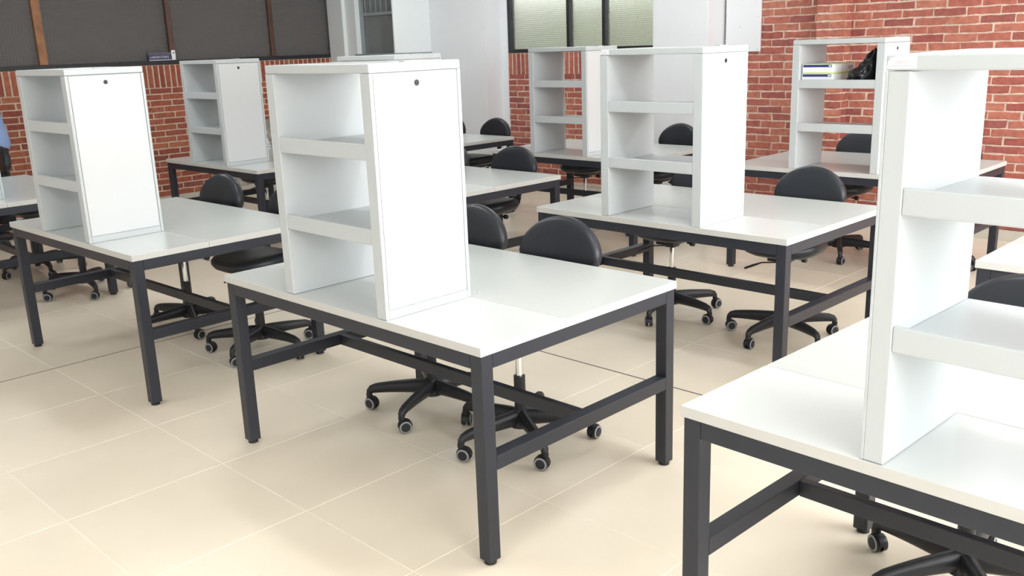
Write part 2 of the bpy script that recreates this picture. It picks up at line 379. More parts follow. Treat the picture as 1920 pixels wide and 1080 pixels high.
# corner booth with barred window
bx0, bx1, by = XL, -5.27, 5.2
wb = struct('wall_booth', bxme('wall_booth', 'booth', (bx0, bx1, by, by+0.14, 0, 1.575), (bx0, -6.0, by, by+0.14, 1.575, HC), (-5.29, bx1, by, by+0.14, 1.575, HC), (-6.0, -5.29, by, by+0.14, 2.6, HC), (bx1-0.12, bx1, by+0.14, 5.75, 0, HC)), 'pale painted corner booth wall with a barred window')
link('corner_post', bxme('corner_post', 'booth', (bx0, -6.19, by-0.05, by, 0, HC), bev=0.004), wb)
link('ledge', bxme('ledge', 'grille', (-6.03, bx1+0.012, by-0.015, by+0.12, 1.555, 1.578), (bx1-0.1, bx1+0.012, by+0.12, 5.75, 1.560, 1.576), bev=0.002), wb)
w3 = empty('window_3', (-6.0, by+0.09, 1.578)); tag(w3, 'barred dark window in the pale corner booth', 'window', kind='structure')
link('frame', bxme('window_frame', 'grille', (0, 0.05, -0.025, 0.025, 0, 1.02), (0.66, 0.71, -0.025, 0.025, 0, 1.02), (0.05, 0.66, -0.02, 0.02, 0.44, 0.475), (0.05, 0.66, -0.02, 0.02, 0.98, 1.02), bev=0.002), w3)
for k in range(6):
    bm = bmesh.new(); cyl(bm, (0, 0, 0), 0.011, 0.51, seg=10); link('bar', finish(bm, 'bar', 'grille', True), w3, (0.05+0.61*(k+0.5)/6, -0.004, 0.472))
link('pane', bxme('pane', 'glass_c', (-0.305, 0.305, -0.002, 0.002, -0.22, 0.22)), w3, (0.355, 0, 0.22))
link('pane', bxme('pane', 'glass_c', (-0.305, 0.305, -0.002, 0.002, -0.25, 0.25)), w3, (0.355, 0.008, 0.727))
# inside the booth: stair beam and dark wall
struct('wall_booth_inner', bxme('wall_booth_inner', 'corridor', (bx0, bx1-0.12, YB-0.02, YB, 0, HC)), 'dim wall inside the corner booth')
bm = bmesh.new(); tube(bm, [(-6.1, 5.8, 2.1), (-5.45, 5.8, 1.72)], [(0.03, 0.07)]*2, seg=4)
so = link('stair_beam', finish(bm, 'stair_beam', 'darkwood')); tag(so, 'sloping dark stair beam seen through the barred window', 'beam', kind='structure')

# back wall: white return, window bay, column, brick section
wbk = struct('wall_back', bxme('wall_back', ['white_wall', 'mortar_r'], (bx1, -4.33, 5.75, YB+0.14, 0, HC), (-4.33, -4.22, YB, YB+0.14, 0, HC), (-4.22, -1.9, YB+0.002, YB+0.14, 0, SILL-0.015, 1), (-4.22, -1.9, YB, YB+0.14, 2.62, HC), (-1.9, XR, YB+0.001, YB+0.14, 0, HC, 1)), 'red brick back wall beside white painted panels')
lay(wbk, runs(-1.36, 3.3, 0.09, 36, jit=0.006), brm, '-y', YB, 'brick_r', limit=299)
struct('baseboard_back', bxme('baseboard_back', 'skirting', (-4.22, XR, YB-0.014, YB, 0, 0.085), bev=0.002), 'low beige tile skirting along the back brick wall', 'skirting')
wc = struct('wall_window_bay', bxme('wall_window_bay', 'mortar_r', (-4.22, -1.98, YB-0.004, YB+0.001, 0.09, SILL-0.015)), 'red brick dado under the frosted back window')
lay(wc, runs(-4.215, -1.975, 0.128, 18, first=1) + soldiers(-4.215, -1.975, SILL-0.015-BL-0.003), brm, '-y', YB-0.004, 'brick_r')
pil = struct('wall_pilaster', bxme('wall_pilaster', 'mortar_r', (-0.375, -0.145, 5.836, YB, 0, HC)), 'narrow brick pilaster projecting from the back wall')
sp = []
for c in range(36):
    z = 0.09 + c*COURSE + BH/2
    if c % 2: sp += [(-0.2585, z, 0.235, BH, 'run')]
    else: sp += [(-0.318, z, 0.116, BH, 'run'), (-0.198, z, 0.112, BH, 'run')]
lay(pil, sp, brm, '-y', 5.836, 'brick_r', limit=120)
sp = [(5.918 if c % 2 else 5.94, 0.09 + c*COURSE + BH/2, 0.15 if c % 2 else 0.105, BH, 'run') for c in range(36)]
lay(pil, sp, brm, '+x', -0.145, 'brick_r', limit=60)
struct('wall_column', bxme('wall_column', 'white_wall', (-1.975, -1.362, 5.70, YB+0.14, 0, HC), bev=0.004), 'white painted square column between frosted window and brick wall', 'column')
bd = empty('wall_panel', (-1.336, YB-0.012, 1.49)); tag(bd, 'white enamel panel screwed to the brick beside the white column', 'panel')
link('sheet', bxme('sheet', 'white_wall', (0, 0.356, -0.03, 0, 0, 1.1), bev=0.004), bd)
for sx_, sz_ in ((0.335, 0.02), (0.335, 0.30), (0.15, 0.22), (0.335, 1.07)):
    bm = bmesh.new(); cyl(bm, (sx_, -0.036, sz_), 0.005, 0.006, 'y', 10); link('screw', finish(bm, 'screw', 'zinc', True, 0.6), bd)

w2 = empty('window_2', (-4.22, YB+0.05, SILL-0.015)); tag(w2, 'frosted patterned back window with black steel mullions', 'window', kind='structure')
link('frame', bxme('window_frame', 'frame', (0, 0.045, -0.045, 0.03, 0, 1.09), (0.045, 2.28, -0.045, 0.03, 0, 0.042), (0.045, 2.28, -0.045, 0.03, 1.05, 1.09), bev=0.003), w2)
ml = [0.045, 0.905, 1.395, 2.28]
for x in ml[1:3]: link('mullion', bxme('mullion', 'frame', (x-0.024, x+0.024, -0.04, 0.03, 0.042, 1.05), bev=0.003), w2)
for a, b in zip(ml, ml[1:]):
    link('pane', bxme('pane', 'glass_b', (-(b-a)/2, (b-a)/2, -0.002, 0.002, -0.504, 0.504)), w2, ((a+b)/2, 0, 0.546))
# paving beyond that window; unseen greenery is added to darken its lower glass
struct('ground_outside', bxme('ground_outside', 'paving', (-14, 9, YB+0.14, YB+9, -0.2, -0.05)), 'outdoor paving beyond the frosted window', 'ground')
bm = bmesh.new(); bmesh.ops.create_icosphere(bm, subdivisions=4, radius=1.0)
for v in bm.verts:
    n_ = noise.noise(v.co*3.1)*0.22 + noise.noise(v.co*8)*0.1
    v.co = Vector((v.co.x*(3.6+n_*2), v.co.y*(0.7+n_), max(v.co.z, -0.8)*(1.35+n_*1.4)))
o = link('added_hedge', finish(bm, 'added_hedge', 'outside', True), None, (-4.6, YB+2.4, 0.92)); tag(o, 'unseen green hedge outside the frosted window', 'added_hedge')

# right and front walls with their window openings (behind and beside the camera)
struct('wall_right', bxme('wall_right', 'white_wall', (XR, XR+0.14, YF, YB, 0, 0.9), (XR, XR+0.14, YF, YB, 2.8, HC), (XR, XR+0.14, 4.45, YB, 0.9, 2.8), (XR, XR+0.14, YF, -2.05, 0.9, 2.8)), 'white right wall with a wide window opening')
struct('wall_front', bxme('wall_front', 'white_wall', (XL, XR, YF-0.14, YF, 0, HC)), 'plain white front wall behind the viewer')

# ------------------------------------------------------------------ tables
W, D, H, TT, LW = 1.5436, 1.0289, 0.75, 0.0293, 0.05
SEAM = 0.394
def table_meshes():
    e = 0.006; z1 = H-TT
    T = {}
    def top(y0, y1, m):
        bm = bmesh.new(); box(bm, 0, W, y0, y1, z1, H, bev=0.0012)
        bm.normal_update()
        for f in bm.faces: f.material_index = 0 if f.normal.z > 0.9 else 1
        return finish(bm, 'top_board', [m, 'edge'])
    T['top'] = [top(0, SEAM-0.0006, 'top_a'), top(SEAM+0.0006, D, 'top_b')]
    bm = bmesh.new(); box(bm, 0, LW, 0, LW, 0.014, z1, bev=0.003, seg=2); T['leg'] = finish(bm, 'leg', 'steel')
    bm = bmesh.new(); cyl(bm, (LW/2, LW/2, 0), 0.021, 0.010, seg=20); cyl(bm, (LW/2, LW/2, 0.010), 0.016, 0.006, seg=16); T['foot'] = finish(bm, 'foot', 'foot', True, 0.6)
    bm = bmesh.new(); box(bm, e+LW, W-e-LW, 0, LW, z1-0.05, z1, bev=0.003, seg=2); T['rail_x'] = finish(bm, 'apron_rail', 'steel')
    bm = bmesh.new(); box(bm, 0, LW, e+LW, D-e-LW, z1-0.05, z1, bev=0.003, seg=2); T['rail_y'] = finish(bm, 'apron_rail', 'steel')
    bm = bmesh.new(); box(bm, 0, LW, e+LW, D-e-LW, 0.326, 0.376, bev=0.003, seg=2); T['str'] = finish(bm, 'stretcher', 'steel')
    bm = bmesh.new(); box(bm, e+LW, W-e-LW, 0.508, 0.536, 0.325, 0.375, bev=0.003, seg=2); T['bar'] = finish(bm, 'cross_bar', 'steel')
    bm = bmesh.new(); cyl(bm, (1.06, 0.455, H-0.001), 0.006, 0.004, seg=10, r2=0.004); T['bolt'] = finish(bm, 'bolt', 'zinc', True, 0.6)
    T['e'] = e
    return T
TM = table_meshes()
def make_table(x, y, a, label):
    t = empty('work_table', (x, y, 0), a); e = TM['e']
    tag(t, label, 'table', 'white work tables with charcoal steel frames')
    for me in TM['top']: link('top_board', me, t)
    for lx in (e, W-e-LW):
        for ly in (e, D-e-LW):
            l = link('leg', TM['leg'], t, (lx, ly, 0)); link('foot', TM['foot'], l)
    for ly in (e, D-e-LW): link('apron_rail', TM['rail_x'], t, (0, ly, 0))
    for lx in (e, W-e-LW):
        link('apron_rail', TM['rail_y'], t, (lx, 0, 0)); link('stretcher', TM['str'], t, (lx, 0, 0))
    link('cross_bar', TM['bar'], t); link('bolt', TM['bolt'], t)
    return t

# ------------------------------------------------------------------ racks
RX0, RX1, RD, RH, PT = 0.4681, 1.0813, 0.3893, 0.8435, 0.05
RW = RX1-RX0
def rack_meshes():
    G = {}
    d, h, tt = RD, RH, 0.030
    hp = h-tt-0.001                                   # panels stop under the top
    bm = bmesh.new()                                  # panel, outer side towards +x, recess for the door
    box(bm, -PT+0.0, -0.006, 0, d, 0, hp, bev=0.002)
    zt = hp; fr_ = 0.014
    box(bm, -0.0065, 0, 0, fr_, 0, zt, bev=0.001); box(bm, -0.0065, 0, d-fr_, d, 0, zt, bev=0.001)
    box(bm, -0.0065, -0.0003, fr_+0.001, d-fr_-0.001, 0, 0.030, bev=0.001)
    G['panel'] = finish(bm, 'side_panel', 'rack')
    bm = bmesh.new(); box(bm, -0.0062, -0.0008, fr_+0.003, d-fr_-0.003, 0.0335, hp-0.003, bev=0.001); G['door'] = finish(bm, 'door', 'door')
    bm = bmesh.new(); cyl(bm, (-0.0014, 0.193, h-0.068), 0.0105, 0.0022, 'x', 20); cyl(bm, (0.0006, 0.193, h-0.068), 0.0055, 0.0008, 'x', 12); G['lock'] = finish(bm, 'lock', 'black', True, 0.6)
    bm = bmesh.new(); box(bm, 0, RW, 0, d, h-tt, h, bev=0.004, seg=2); G['top'] = finish(bm, 'top_panel', 'rack')
    bm = bmesh.new(); box(bm, PT, RW-PT, 0.001, 0.015, 0, 0.055, bev=0.0035, seg=2)
    box(bm, PT, RW-PT, 0.0145, d-0.002, 0.014, 0.032, bev=0.002); box(bm, PT, RW-PT, d-0.012, d-0.002, 0.0, 0.0145, bev=0.002)
    G['shelf'] = finish(bm, 'shelf', 'rack')
    bm = bmesh.new(); box(bm, RW-0.035, RW-0.005, 0.15, 0.22, h, h+0.004, bev=0.0015); G['latch'] = finish(bm, 'latch_tab', 'rack')
    # sticker on the top rail
    bm = bmesh.new(); pts = [(0.0025, 0.004), (0.060, 0.004), (0.060, 0.0275), (0.020, 0.0275), (0.010, 0.0235), (0.0045, 0.017)]
    f = bm.faces.new([bm.verts.new((x, 0, z)) for x, z in pts]); ex = bmesh.ops.extrude_face_region(bm, geom=[f])
    for v in [g for g in ex['geom'] if isinstance(g, bmesh.types.BMVert)]: v.co.y -= 0.0006
    bmesh.ops.recalc_face_normals(bm, faces=bm.faces); G['sticker'] = finish(bm, 'sticker', 'paper')
    bm = bmesh.new(); rr = random.Random(3)
    for k in range(8):
        x = 0.019+k*0.0031; mi = 0 if 1 <= k <= 4 else 1
        box(bm, x, x+0.0006, -0.0009, -0.0006, 0.0135, 0.0178, mi=mi)
        z = 0.0135+rr.choice((0, 0.0018, 0.0036)); box(bm, x, x+0.0022, -0.0009, -0.0006, z, z+0.0006, mi=mi)
    for k in range(14): box(bm, 0.008+k*0.003, 0.0102+k*0.003, -0.0009, -0.0006, 0.0085, 0.0095, mi=1)
    G['print'] = finish(bm, 'sticker_print', ['redprint', 'greyprint'])
    return G
RM = rack_meshes()
def make_rack(tx, ty, a, label, sticker=False, dx=0.0, dy=0.0):
    ca, sa = math.cos(a), math.sin(a); lx, ly = RX0+dx, 0.005+dy
    r = empty('desk_rack', (tx+ca*lx-sa*ly, ty+sa*lx+ca*ly, H+0.0008), a); tag(r, label, 'rack', 'white steel desk racks')
    for px, sc in ((RW, 1), (0, -1)):
        p = link('side_panel', RM['panel'], r, (px, 0, 0)); p.scale = (sc, 1, 1)
        link('door', RM['door'], p); link('lock', RM['lock'], p)
    link('top_panel', RM['top'], r)
    for z in (0.252, 0.535): link('shelf', RM['shelf'], r, (0, 0, z))
    link('latch_tab', RM['latch'], r)
    if sticker:
        s = link('sticker', RM['sticker'], r, (0, 0.0002, RH-0.030)); link('sticker_print', RM['print'], s)
    return r

tabs = {
 1: (0, 0, 0), 2: (-2.2584, -0.1070, 0.01998), 3: (2.2624, 0.0064, -0.03404), 4: (-0.0290, 1.9377, -0.0089),
 5: (-4.545, 1.938, 0.0), 6: (-2.302, 1.942, 0.0), 7: (-2.335, 3.842, 0.0), 8: (-4.523, 3.757, 0.0),
 9: (-0.075, 3.995, 0.012), 10: (-4.60, -0.255, 0.0), 11: (2.29, 1.985, 0.0)}
tlab = {
 1: 'large white work table in the centre foreground', 2: 'white work table left of the centre foreground table, with a dark movement joint beneath',
 3: 'nearest white work table, cut off by the right edge and bottom of the picture', 4: 'white work table behind the gap between the two foreground tables, under the sticker-marked middle rack',
 5: 'far left white work table against the brick wall below the blue sign', 6: 'white work table half hidden behind the tall centre foreground rack',
 7: 'white work table in front of the frosted window and its brick dado', 8: 'farthest white work table, only its right end showing before the white wall',
 9: 'white work table against the right brick wall, its rack holding boxes', 10: 'white work table cut off by the left edge of the picture',
 11: 'white work table whose corner shows at the right edge behind the nearest rack'}
rlab = {
 1: 'tall white steel rack on the centre foreground table, largest whole rack with blank door', 2: 'white steel rack at left on the table beside the centre foreground one',
 3: 'nearest white steel rack with a sticker, cut off by the right edge', 4: 'middle white steel rack with a small sticker, white column seen through its shelves',
 5: 'shade-tinted white steel rack at far left beside the blue sign', 6: 'white steel rack of which only the top shows behind the largest rack',
 7: 'white steel rack in front of the frosted window with brick seen through it', 9: 'white steel rack by the right brick wall holding boxes and a black bag',
 10: 'sliver of a white steel rack at the extreme left edge'}
for k, (x, y, a) in tabs.items():
    make_table(x, y, a, tlab[k])
    if k in rlab:
        make_rack(x, y, a, rlab[k], sticker=k in (3, 4), dx=(0.249 if k == 10 else 0), dy=(0.055 if k == 10 else 0))

# ------------------------------------------------------------------ chairs
def chair_meshes():
    G = {}
    # one arm of the star base along +x
    bm = bmesh.new(); P = []; Rr = []
    for i in range(11):
        t = i/10; r = 0.022 + 0.272*t
        z = 0.112 - 0.014*t**2.4
        P.append((r, 0, z)); Rr.append((0.026-0.0085*t, 0.037-0.015*t))
    P[-1] = (0.290, 0, 0.095); P += [(0.300, 0, 0.084), (0.303, 0, 0.070), (0.303, 0, 0.058)]; Rr[-1] = (0.0175, 0.020); Rr += [(0.0165, 0.0165), (0.0155, 0.0155), (0.0145, 0.0145)]
    tube(bm, P, Rr, seg=10); G['arm'] = finish(bm, 'base_arm', 'black', True, 0.9)
    bm = bmesh.new(); cyl(bm, (0, 0, 0.072), 0.046, 0.05, seg=24, r2=0.036); cyl(bm, (0, 0, 0.122), 0.036, 0.026, seg=24, r2=0.028); G['hub'] = finish(bm, 'base_hub', 'black', True, 0.7)
    bm = bmesh.new(); cyl(bm, (0, 0, 0.12), 0.0245, 0.176, seg=24); G['sleeve'] = finish(bm, 'column_sleeve', 'black', True, 0.6)
    bm = bmesh.new(); cyl(bm, (0, 0, 0.29), 0.0145, 0.148, seg=24); G['lift'] = finish(bm, 'gas_lift', 'chrome', True, 0.6)
    # caster: hood + stem, wheels are sub-parts
    bm = bmesh.new(); cyl(bm, (0, 0, 0.040), 0.006, 0.03, seg=10)
    prof = []
    for i in range(9):
        a = PI*i/8; prof.append((0.030*math.cos(a)-0.012, 0.0275+0.031*math.sin(a)))
    a_ = [bm.verts.new((x, -0.0095, z)) for x, z in prof]; b_ = [bm.verts.new((x, 0.0095, z)) for x, z in prof]
    bm.faces.new(a_); bm.faces.new(b_[::-1])
    for k in range(len(prof)):
        k2 = (k+1) % len(prof); bm.faces.new((a_[k], b_[k], b_[k2], a_[k2]))
    bmesh.ops.recalc_face_normals(bm, faces=bm.faces); G['caster'] = finish(bm, 'caster', 'black', True, 0.7)
    bm = bmesh.new()
    cyl(bm, (-0.012, 0, 0.0275), 0.0275, 0.0125, 'y', 24, r2=0.0262, mi=0)
    cyl(bm, (-0.012, 0.0122, 0.0275), 0.0255, 0.0022, 'y', 24, r2=0.0235, mi=1)
    cyl(bm, (-0.012, 0.0140, 0.0275), 0.0195, 0.0016, 'y', 20, r2=0.0175, mi=0)
    G['wheel'] = finish(bm, 'wheel', ['black', 'ring'], True, 0.6)
    bm = bmesh.new(); box(bm, -0.062, 0.062, -0.085, 0.10, 0.446, 0.480, bev=0.006, seg=2); box(bm, -0.032, 0.032, -0.035, 0.035, 0.424, 0.448, bev=0.006, seg=2)
    box(bm, -0.024, 0.024, 0.07, 0.215, 0.444, 0.458, bev=0.004); G['mech'] = finish(bm, 'seat_mechanism', 'black')
    bm = bmesh.new(); tube(bm, [(-0.03, -0.03, 0.432), (-0.11, -0.045, 0.424), (-0.155, -0.055, 0.405), (-0.20, -0.065, 0.385)], [0.004, 0.004, 0.007, 0.006], seg=8); G['lever'] = finish(bm, 'height_lever', 'black', True)
    bm = bmesh.new(); cyl(bm, (0.03, 0.12, 0.428), 0.006, 0.03, 'x', 10); cyl(bm, (0.055, 0.12, 0.428), 0.017, 0.022, 'x', 12); G['knob'] = finish(bm, 'tension_knob', 'black', True, 0.6)
    # seat: padded superellipse
    bm = bmesh.new(); N = 40
    def ring(s, z, dip=0.0):
        out = []
        for k in range(N):
            a = 2*PI*k/N; c, s_ = math.cos(a), math.sin(a); n = 2.6
            r = (abs(c)**n + abs(s_)**n)**(-1/n)
            x, y = 0.215*r*c*s, 0.205*r*s_*s
            zz = z + dip*(0.012*(abs(x)/0.215)**2 - 0.014*max(0, -y/0.2)**2)
            out.append(bm.verts.new((x, y-0.005, zz)))
        return out
    lv = [ring(0.60, 0.476), ring(0.78, 0.484), ring(0.93, 0.500), ring(0.99, 0.518), ring(1.0, 0.530), ring(0.985, 0.544, .5), ring(0.93, 0.557, 1), ring(0.80, 0.563, 1), ring(0.45, 0.561, 1)]
    for a, b in zip(lv, lv[1:]):
        for k in range(N): bm.faces.new((a[k], a[(k+1) % N], b[(k+1) % N], b[k]))
    bm.faces.new(lv[0][::-1]); bm.faces.new(lv[-1]); G['seat'] = finish(bm, 'seat', 'vinyl', True, 1.2)
    # backrest: half-moon pad, flat rounded bottom and domed top
    bm = bmesh.new()
    out = []
    hw, zb, zt = 0.207, 0.697, 0.914
    n1 = 26
    for k in range(n1+1):
        a = PI*k/n1; c, s_ = math.cos(a), math.sin(a); n = 1.92
        r = (abs(c)**n + abs(s_)**n)**(-1/n)
        out.append((hw*r*c, zb+0.060+(zt-zb-0.060)*r*s_))
    for k in range(1, 8):                              # lower left corner
        a = PI + (PI/2)*k/8; out.append((-hw+0.052+0.052*math.cos(a), zb+0.060+0.060*math.sin(a)))
    for k in range(0, 6): out.append((-hw+0.052+(2*hw-0.104)*k/5, zb))
    for k in range(1, 8):
        a = 1.5*PI + (PI/2)*k/8; out.append((hw-0.052+0.052*math.cos(a), zb+0.060+0.060*math.sin(a)))
    cz = 0.79
    def layer(s, y):
        r = []
        for x, z in out:
            X, Z = x*s, cz+(z-cz)*s
            if s < 1: X, Z = x-math.copysign(min(abs(x), (1-s)*hw), x), cz+(z-cz)*(1-(1-s)*1.6)
            r.append(bm.verts.new((X, y - 0.55*X*X + 0.10*(Z-0.70), Z)))
        return r
    lv = [layer(0.70, 0.298), layer(0.90, 0.300), layer(0.965, 0.307), layer(1.0, 0.325), layer(0.995, 0.342), layer(0.955, 0.358), layer(0.88, 0.364), layer(0.60, 0.367)]
    N = len(out)
    for a, b in zip(lv, lv[1:]):
        for k in range(N): bm.faces.new((a[k], b[k], b[(k+1) % N], a[(k+1) % N]))
    bm.faces.new(lv[0]); bm.faces.new(lv[-1][::-1])
    bmesh.ops.recalc_face_normals(bm, faces=bm.faces); G['back'] = finish(bm, 'backrest', 'vinyl', True, 1.2)
    # back bracket under a ribbed bellows
    bm = bmesh.new(); path = []
    ctrl = [Vector((0, 0.19, 0.452)), Vector((0, 0.345, 0.442)), Vector((0, 0.385, 0.52)), Vector((0, 0.362, 0.74))]
    n_ = 66
    for i in range(n_+1):
        t = i/n_; a = ctrl[0]*(1-t)**3 + ctrl[1]*3*t*(1-t)**2 + ctrl[2]*3*t*t*(1-t) + ctrl[3]*t**3; path.append(a)
    tube(bm, path, [((0.030 if i % 2 else 0.025), (0.020 if i % 2 else 0.015)) for i in range(n_+1)], seg=10); G['support'] = finish(bm, 'back_support', 'rubber', True, 0.5)
    return G
CM = chair_meshes()
def make_chair(x, y, rz, base, label, group='black half-moon-back task chairs'):
    c = empty('task_chair', (x, y, 0), rz); tag(c, label, 'chair', group)
    for n_, k in (('seat', 'seat'), ('backrest', 'back'), ('back_support', 'support'), ('seat_mechanism', 'mech'), ('height_lever', 'lever'), ('tension_knob', 'knob'), ('gas_lift', 'lift'), ('column_sleeve', 'sleeve'), ('base_hub', 'hub')):
        link(n_, CM[k], c)
    for k in range(5):
        a = base - rz + 2*PI*k/5
        link('base_arm', CM['arm'], c, None, (0, 0, a))
        cs = link('caster', CM['caster'], c, (0.303*math.cos(a), 0.303*math.sin(a), 0), (0, 0, a + ((k*2.3+x*3+y*1.7) % 2.2)-1.1 + (PI if k % 2 else 0)))
        cs.scale = (1.09, 1.09, 1.09); link('wheel', CM['wheel'], cs, (0, 0.0055, 0)); w_ = link('wheel', CM['wheel'], cs, (0, -0.0055, 0)); w_.scale = (1, -1, 1)
    return c
dg = math.radians
chairs = [
 (0.35, 0.795, dg(4), dg(-68), 'black task chair behind the centre foreground table, half hidden by its tall rack'),
 (0.925, 0.79, dg(7), dg(-28), 'black task chair behind the centre foreground table, its whole half-moon back in view'),
 (-1.845, 0.705, dg(6), dg(-20), 'black task chair behind the left table, its half-moon back before the far brick wall'),
 (-1.08, 0.75, dg(8), dg(-62), 'black task chair under the left table, its seat edge showing beside the centre table'),
 (0.33, 2.74, dg(2), dg(-8.6), 'black task chair under the left half of the middle table, chrome post in view'),
 (1.07, 2.735, dg(5), dg(-96), 'black task chair behind the middle table, its half-moon back before the brick wall'),
 (2.70, 0.845, dg(-2), dg(166), 'black task chair behind the nearest right table, cut off by the right edge'),
 (-1.97, 2.72, dg(3), dg(10), 'black task chair just peeking out right of the tall centre rack door'),
 (-1.255, 2.735, dg(6), dg(-30), 'black task chair with ribbed back bracket behind the table half hidden by the centre rack'),
 (-3.335, 4.56, dg(0), dg(20), 'black task chair behind the farthest table, before the white wall and brick corner'),
 (-4.0, 4.56, dg(0), dg(50), 'black task chair behind the farthest table, a dark sliver beside the centre rack'),
 (-2.0, 4.70, dg(3), dg(-10), 'black task chair under the table before the frosted window, only its post showing'),
 (-1.215, 4.73, dg(0), dg(40), 'black task chair seen through the shelves of the sticker-marked middle rack'),
 (0.42, 4.775, dg(0), dg(-62), 'black task chair seen through the lowest opening of the rack holding boxes'),
 (1.07, 4.78, dg(0), dg(12), 'black task chair behind the brick-wall table, mostly hidden by the nearest rack'),
 (-4.18, 2.70, dg(2), dg(30), 'black task chair under the far left table beside its right legs'),
 (-3.33, 0.645, dg(10), dg(-8), 'black task chair at the right end of the table at the left edge'),
 (-4.30, 0.69, dg(0), dg(-80), 'black task chair under the table at the left edge, only a caster in view'),
 (-5.56, 0.565, dg(4), dg(-25), 'black task chair at the left edge, its back before the person in the blue shirt'),
]
for c in chairs: make_chair(*c)

# ------------------------------------------------------------------ things on the racks and walls
# two flat lamp boxes and a black bag on the rack by the brick wall
rx, ry, ra = tabs[9]; sy = ry+0.010; zsh = H+0.535+0.0336
def carton(x, y, z, rz, label):
    w_, d_, h_ = 0.215, 0.33, 0.0605
    b = empty('lamp_carton', (x, y, z), rz); tag(b, label, 'box', 'flat cartons on the rack shelf')
    link('carton_body', bxme('carton_body', 'paper', (0, w_, 0, d_, 0, h_), bev=0.0015), b)
    link('print_band', bxme('print_band', ['navy', 'lime', 'paper'], (0.006, w_-0.012, -0.0006, 0, h_*0.66, h_*0.92, 0), (0.002, w_-0.001, -0.0005, 0, 0.001, h_*0.12, 1), (0.002, w_-0.001, -0.0005, 0, h_*0.94, h_-0.001, 1), (w_-0.034, w_-0.015, -0.0010, -0.0006, h_*0.73, h_*0.85, 2)), b)
    link('side_print', bxme('side_print', ['lime', 'greycard'], (w_, w_+0.0005, 0.002, d_-0.002, 0.001, 0.006, 0), (w_, w_+0.0005, 0.002, d_-0.002, h_-0.006, h_-0.001, 0), (w_, w_+0.0006, 0.12, 0.125, 0.002, h_-0.002, 0), (w_, w_+0.0006, 0.22, 0.30, 0.016, 0.044, 1)), b)
    return b
carton(rx+RX0+PT+0.006, sy+0.03, zsh, ra, 'lower flat white carton with navy and lime bands on the rack shelf')
carton(rx+RX0+PT+0.009, sy+0.028, zsh+0.0608, ra+0.01, 'upper flat white carton with navy and lime bands on the rack shelf')
bm = bmesh.new(); bmesh.ops.create_icosphere(bm, subdivisions=5, radius=1.0)
for v in bm.verts:
    p = v.co.copy(); n_ = noise.noise(p*2.0)*0.20 + abs(noise.noise(p*4.5))*0.16 + noise.noise(p*11)*0.035
    lean = 0.35+0.65*max(0, min(1, (p.x+0.9)/1.5))
    zz = (max(p.z, -0.55)+0.55)/1.55
    x = p.x*0.112*(1+n_); x = min(x, 0.098)
    v.co = Vector((x + 0.035*zz*(1-abs(p.x)), p.y*0.13*(1+n_), min(0.236, 0.235*zz*(1+n_)*lean)))
o = link('plastic_bag', finish(bm, 'plastic_bag', 'bag', True), None, (rx+RX1-PT-0.120, sy+0.17, zsh+0.001)); tag(o, 'crumpled black plastic bag leaning in the rack beside the cartons', 'bag')

# blue sign lying against the left glazing
sg = empty('laboratory_sign', (XL+0.012, 2.80, SILL+0.046), PI/2); tag(sg, 'dark blue sign with white lettering standing on the left window sill', 'sign')
link('plate', bxme('plate', ['signgrey', 'signblue', 'signline'], (0, 0.26, 0, 0.006, 0.055, 0.088, 0), (0, 0.26, 0, 0.0065, 0.012, 0.055, 1), (0.004, 0.256, -0.0005, 0.006, 0, 0.012, 2), bev=0.0008), sg)
cu = bpy.data.curves.new('lettering', 'FONT'); cu.body = 'LABORATORIO'; cu.size = 0.034; cu.extrude = 0.0004
to = bpy.data.objects.new('tmp', cu); C.objects.link(to); bpy.context.view_layer.update()
me = bpy.data.meshes.new_from_object(to.evaluated_get(bpy.context.evaluated_depsgraph_get())); bpy.data.objects.remove(to)
xs = [v.co.x for v in me.vertices]; me.materials.clear(); me.materials.append(M['signtext'])
lo = link('lettering', me, sg, (0.015, -0.0008, 0.026), (PI/2, 0, 0)); lo.scale = (0.215/(max(xs)-min(xs)), 0.95, 1)
tg = empty('door_tag', (XL+0.010, 3.065, SILL+0.047), PI/2); tag(tg, 'small white tag with a black hole beside the blue sign', 'tag')
bm = bmesh.new(); box(bm, 0, 0.045, 0, 0.005, 0, 0.105, bev=0.002); link('tag_body', finish(bm, 'tag_body', 'paper'), tg)
bm = bmesh.new(); cyl(bm, (0.026, -0.001, 0.075), 0.008, 0.002, 'y', 14); link('hole', finish(bm, 'hole', 'black'), tg)

# white wire stand on the far left table
ws = empty('wire_stand', (-4.42, 2.83, H)); tag(ws, 'small white wire stand on the far left table behind its rack', 'stand')
bm = bmesh.new()
for z in (0.006, 0.035, 0.062): tube(bm, [(-0.08, -0.05, z), (0.08, -0.05, z), (0.08, 0.05, z), (-0.08, 0.05, z), (-0.08, -0.05, z)], 0.005, seg=8)
link('rails', finish(bm, 'rails', 'wire', True, 0.6), ws)
for y in (-0.05, 0.05):
    bm = bmesh.new(); tube(bm, [(-0.08, y, 0.004), (-0.04, y, 0.09), (0.0, y, 0.135), (0.04, y, 0.09), (0.08, y, 0.004)], 0.0045, seg=8); link('bow', finish(bm, 'bow', 'wire', True), ws)

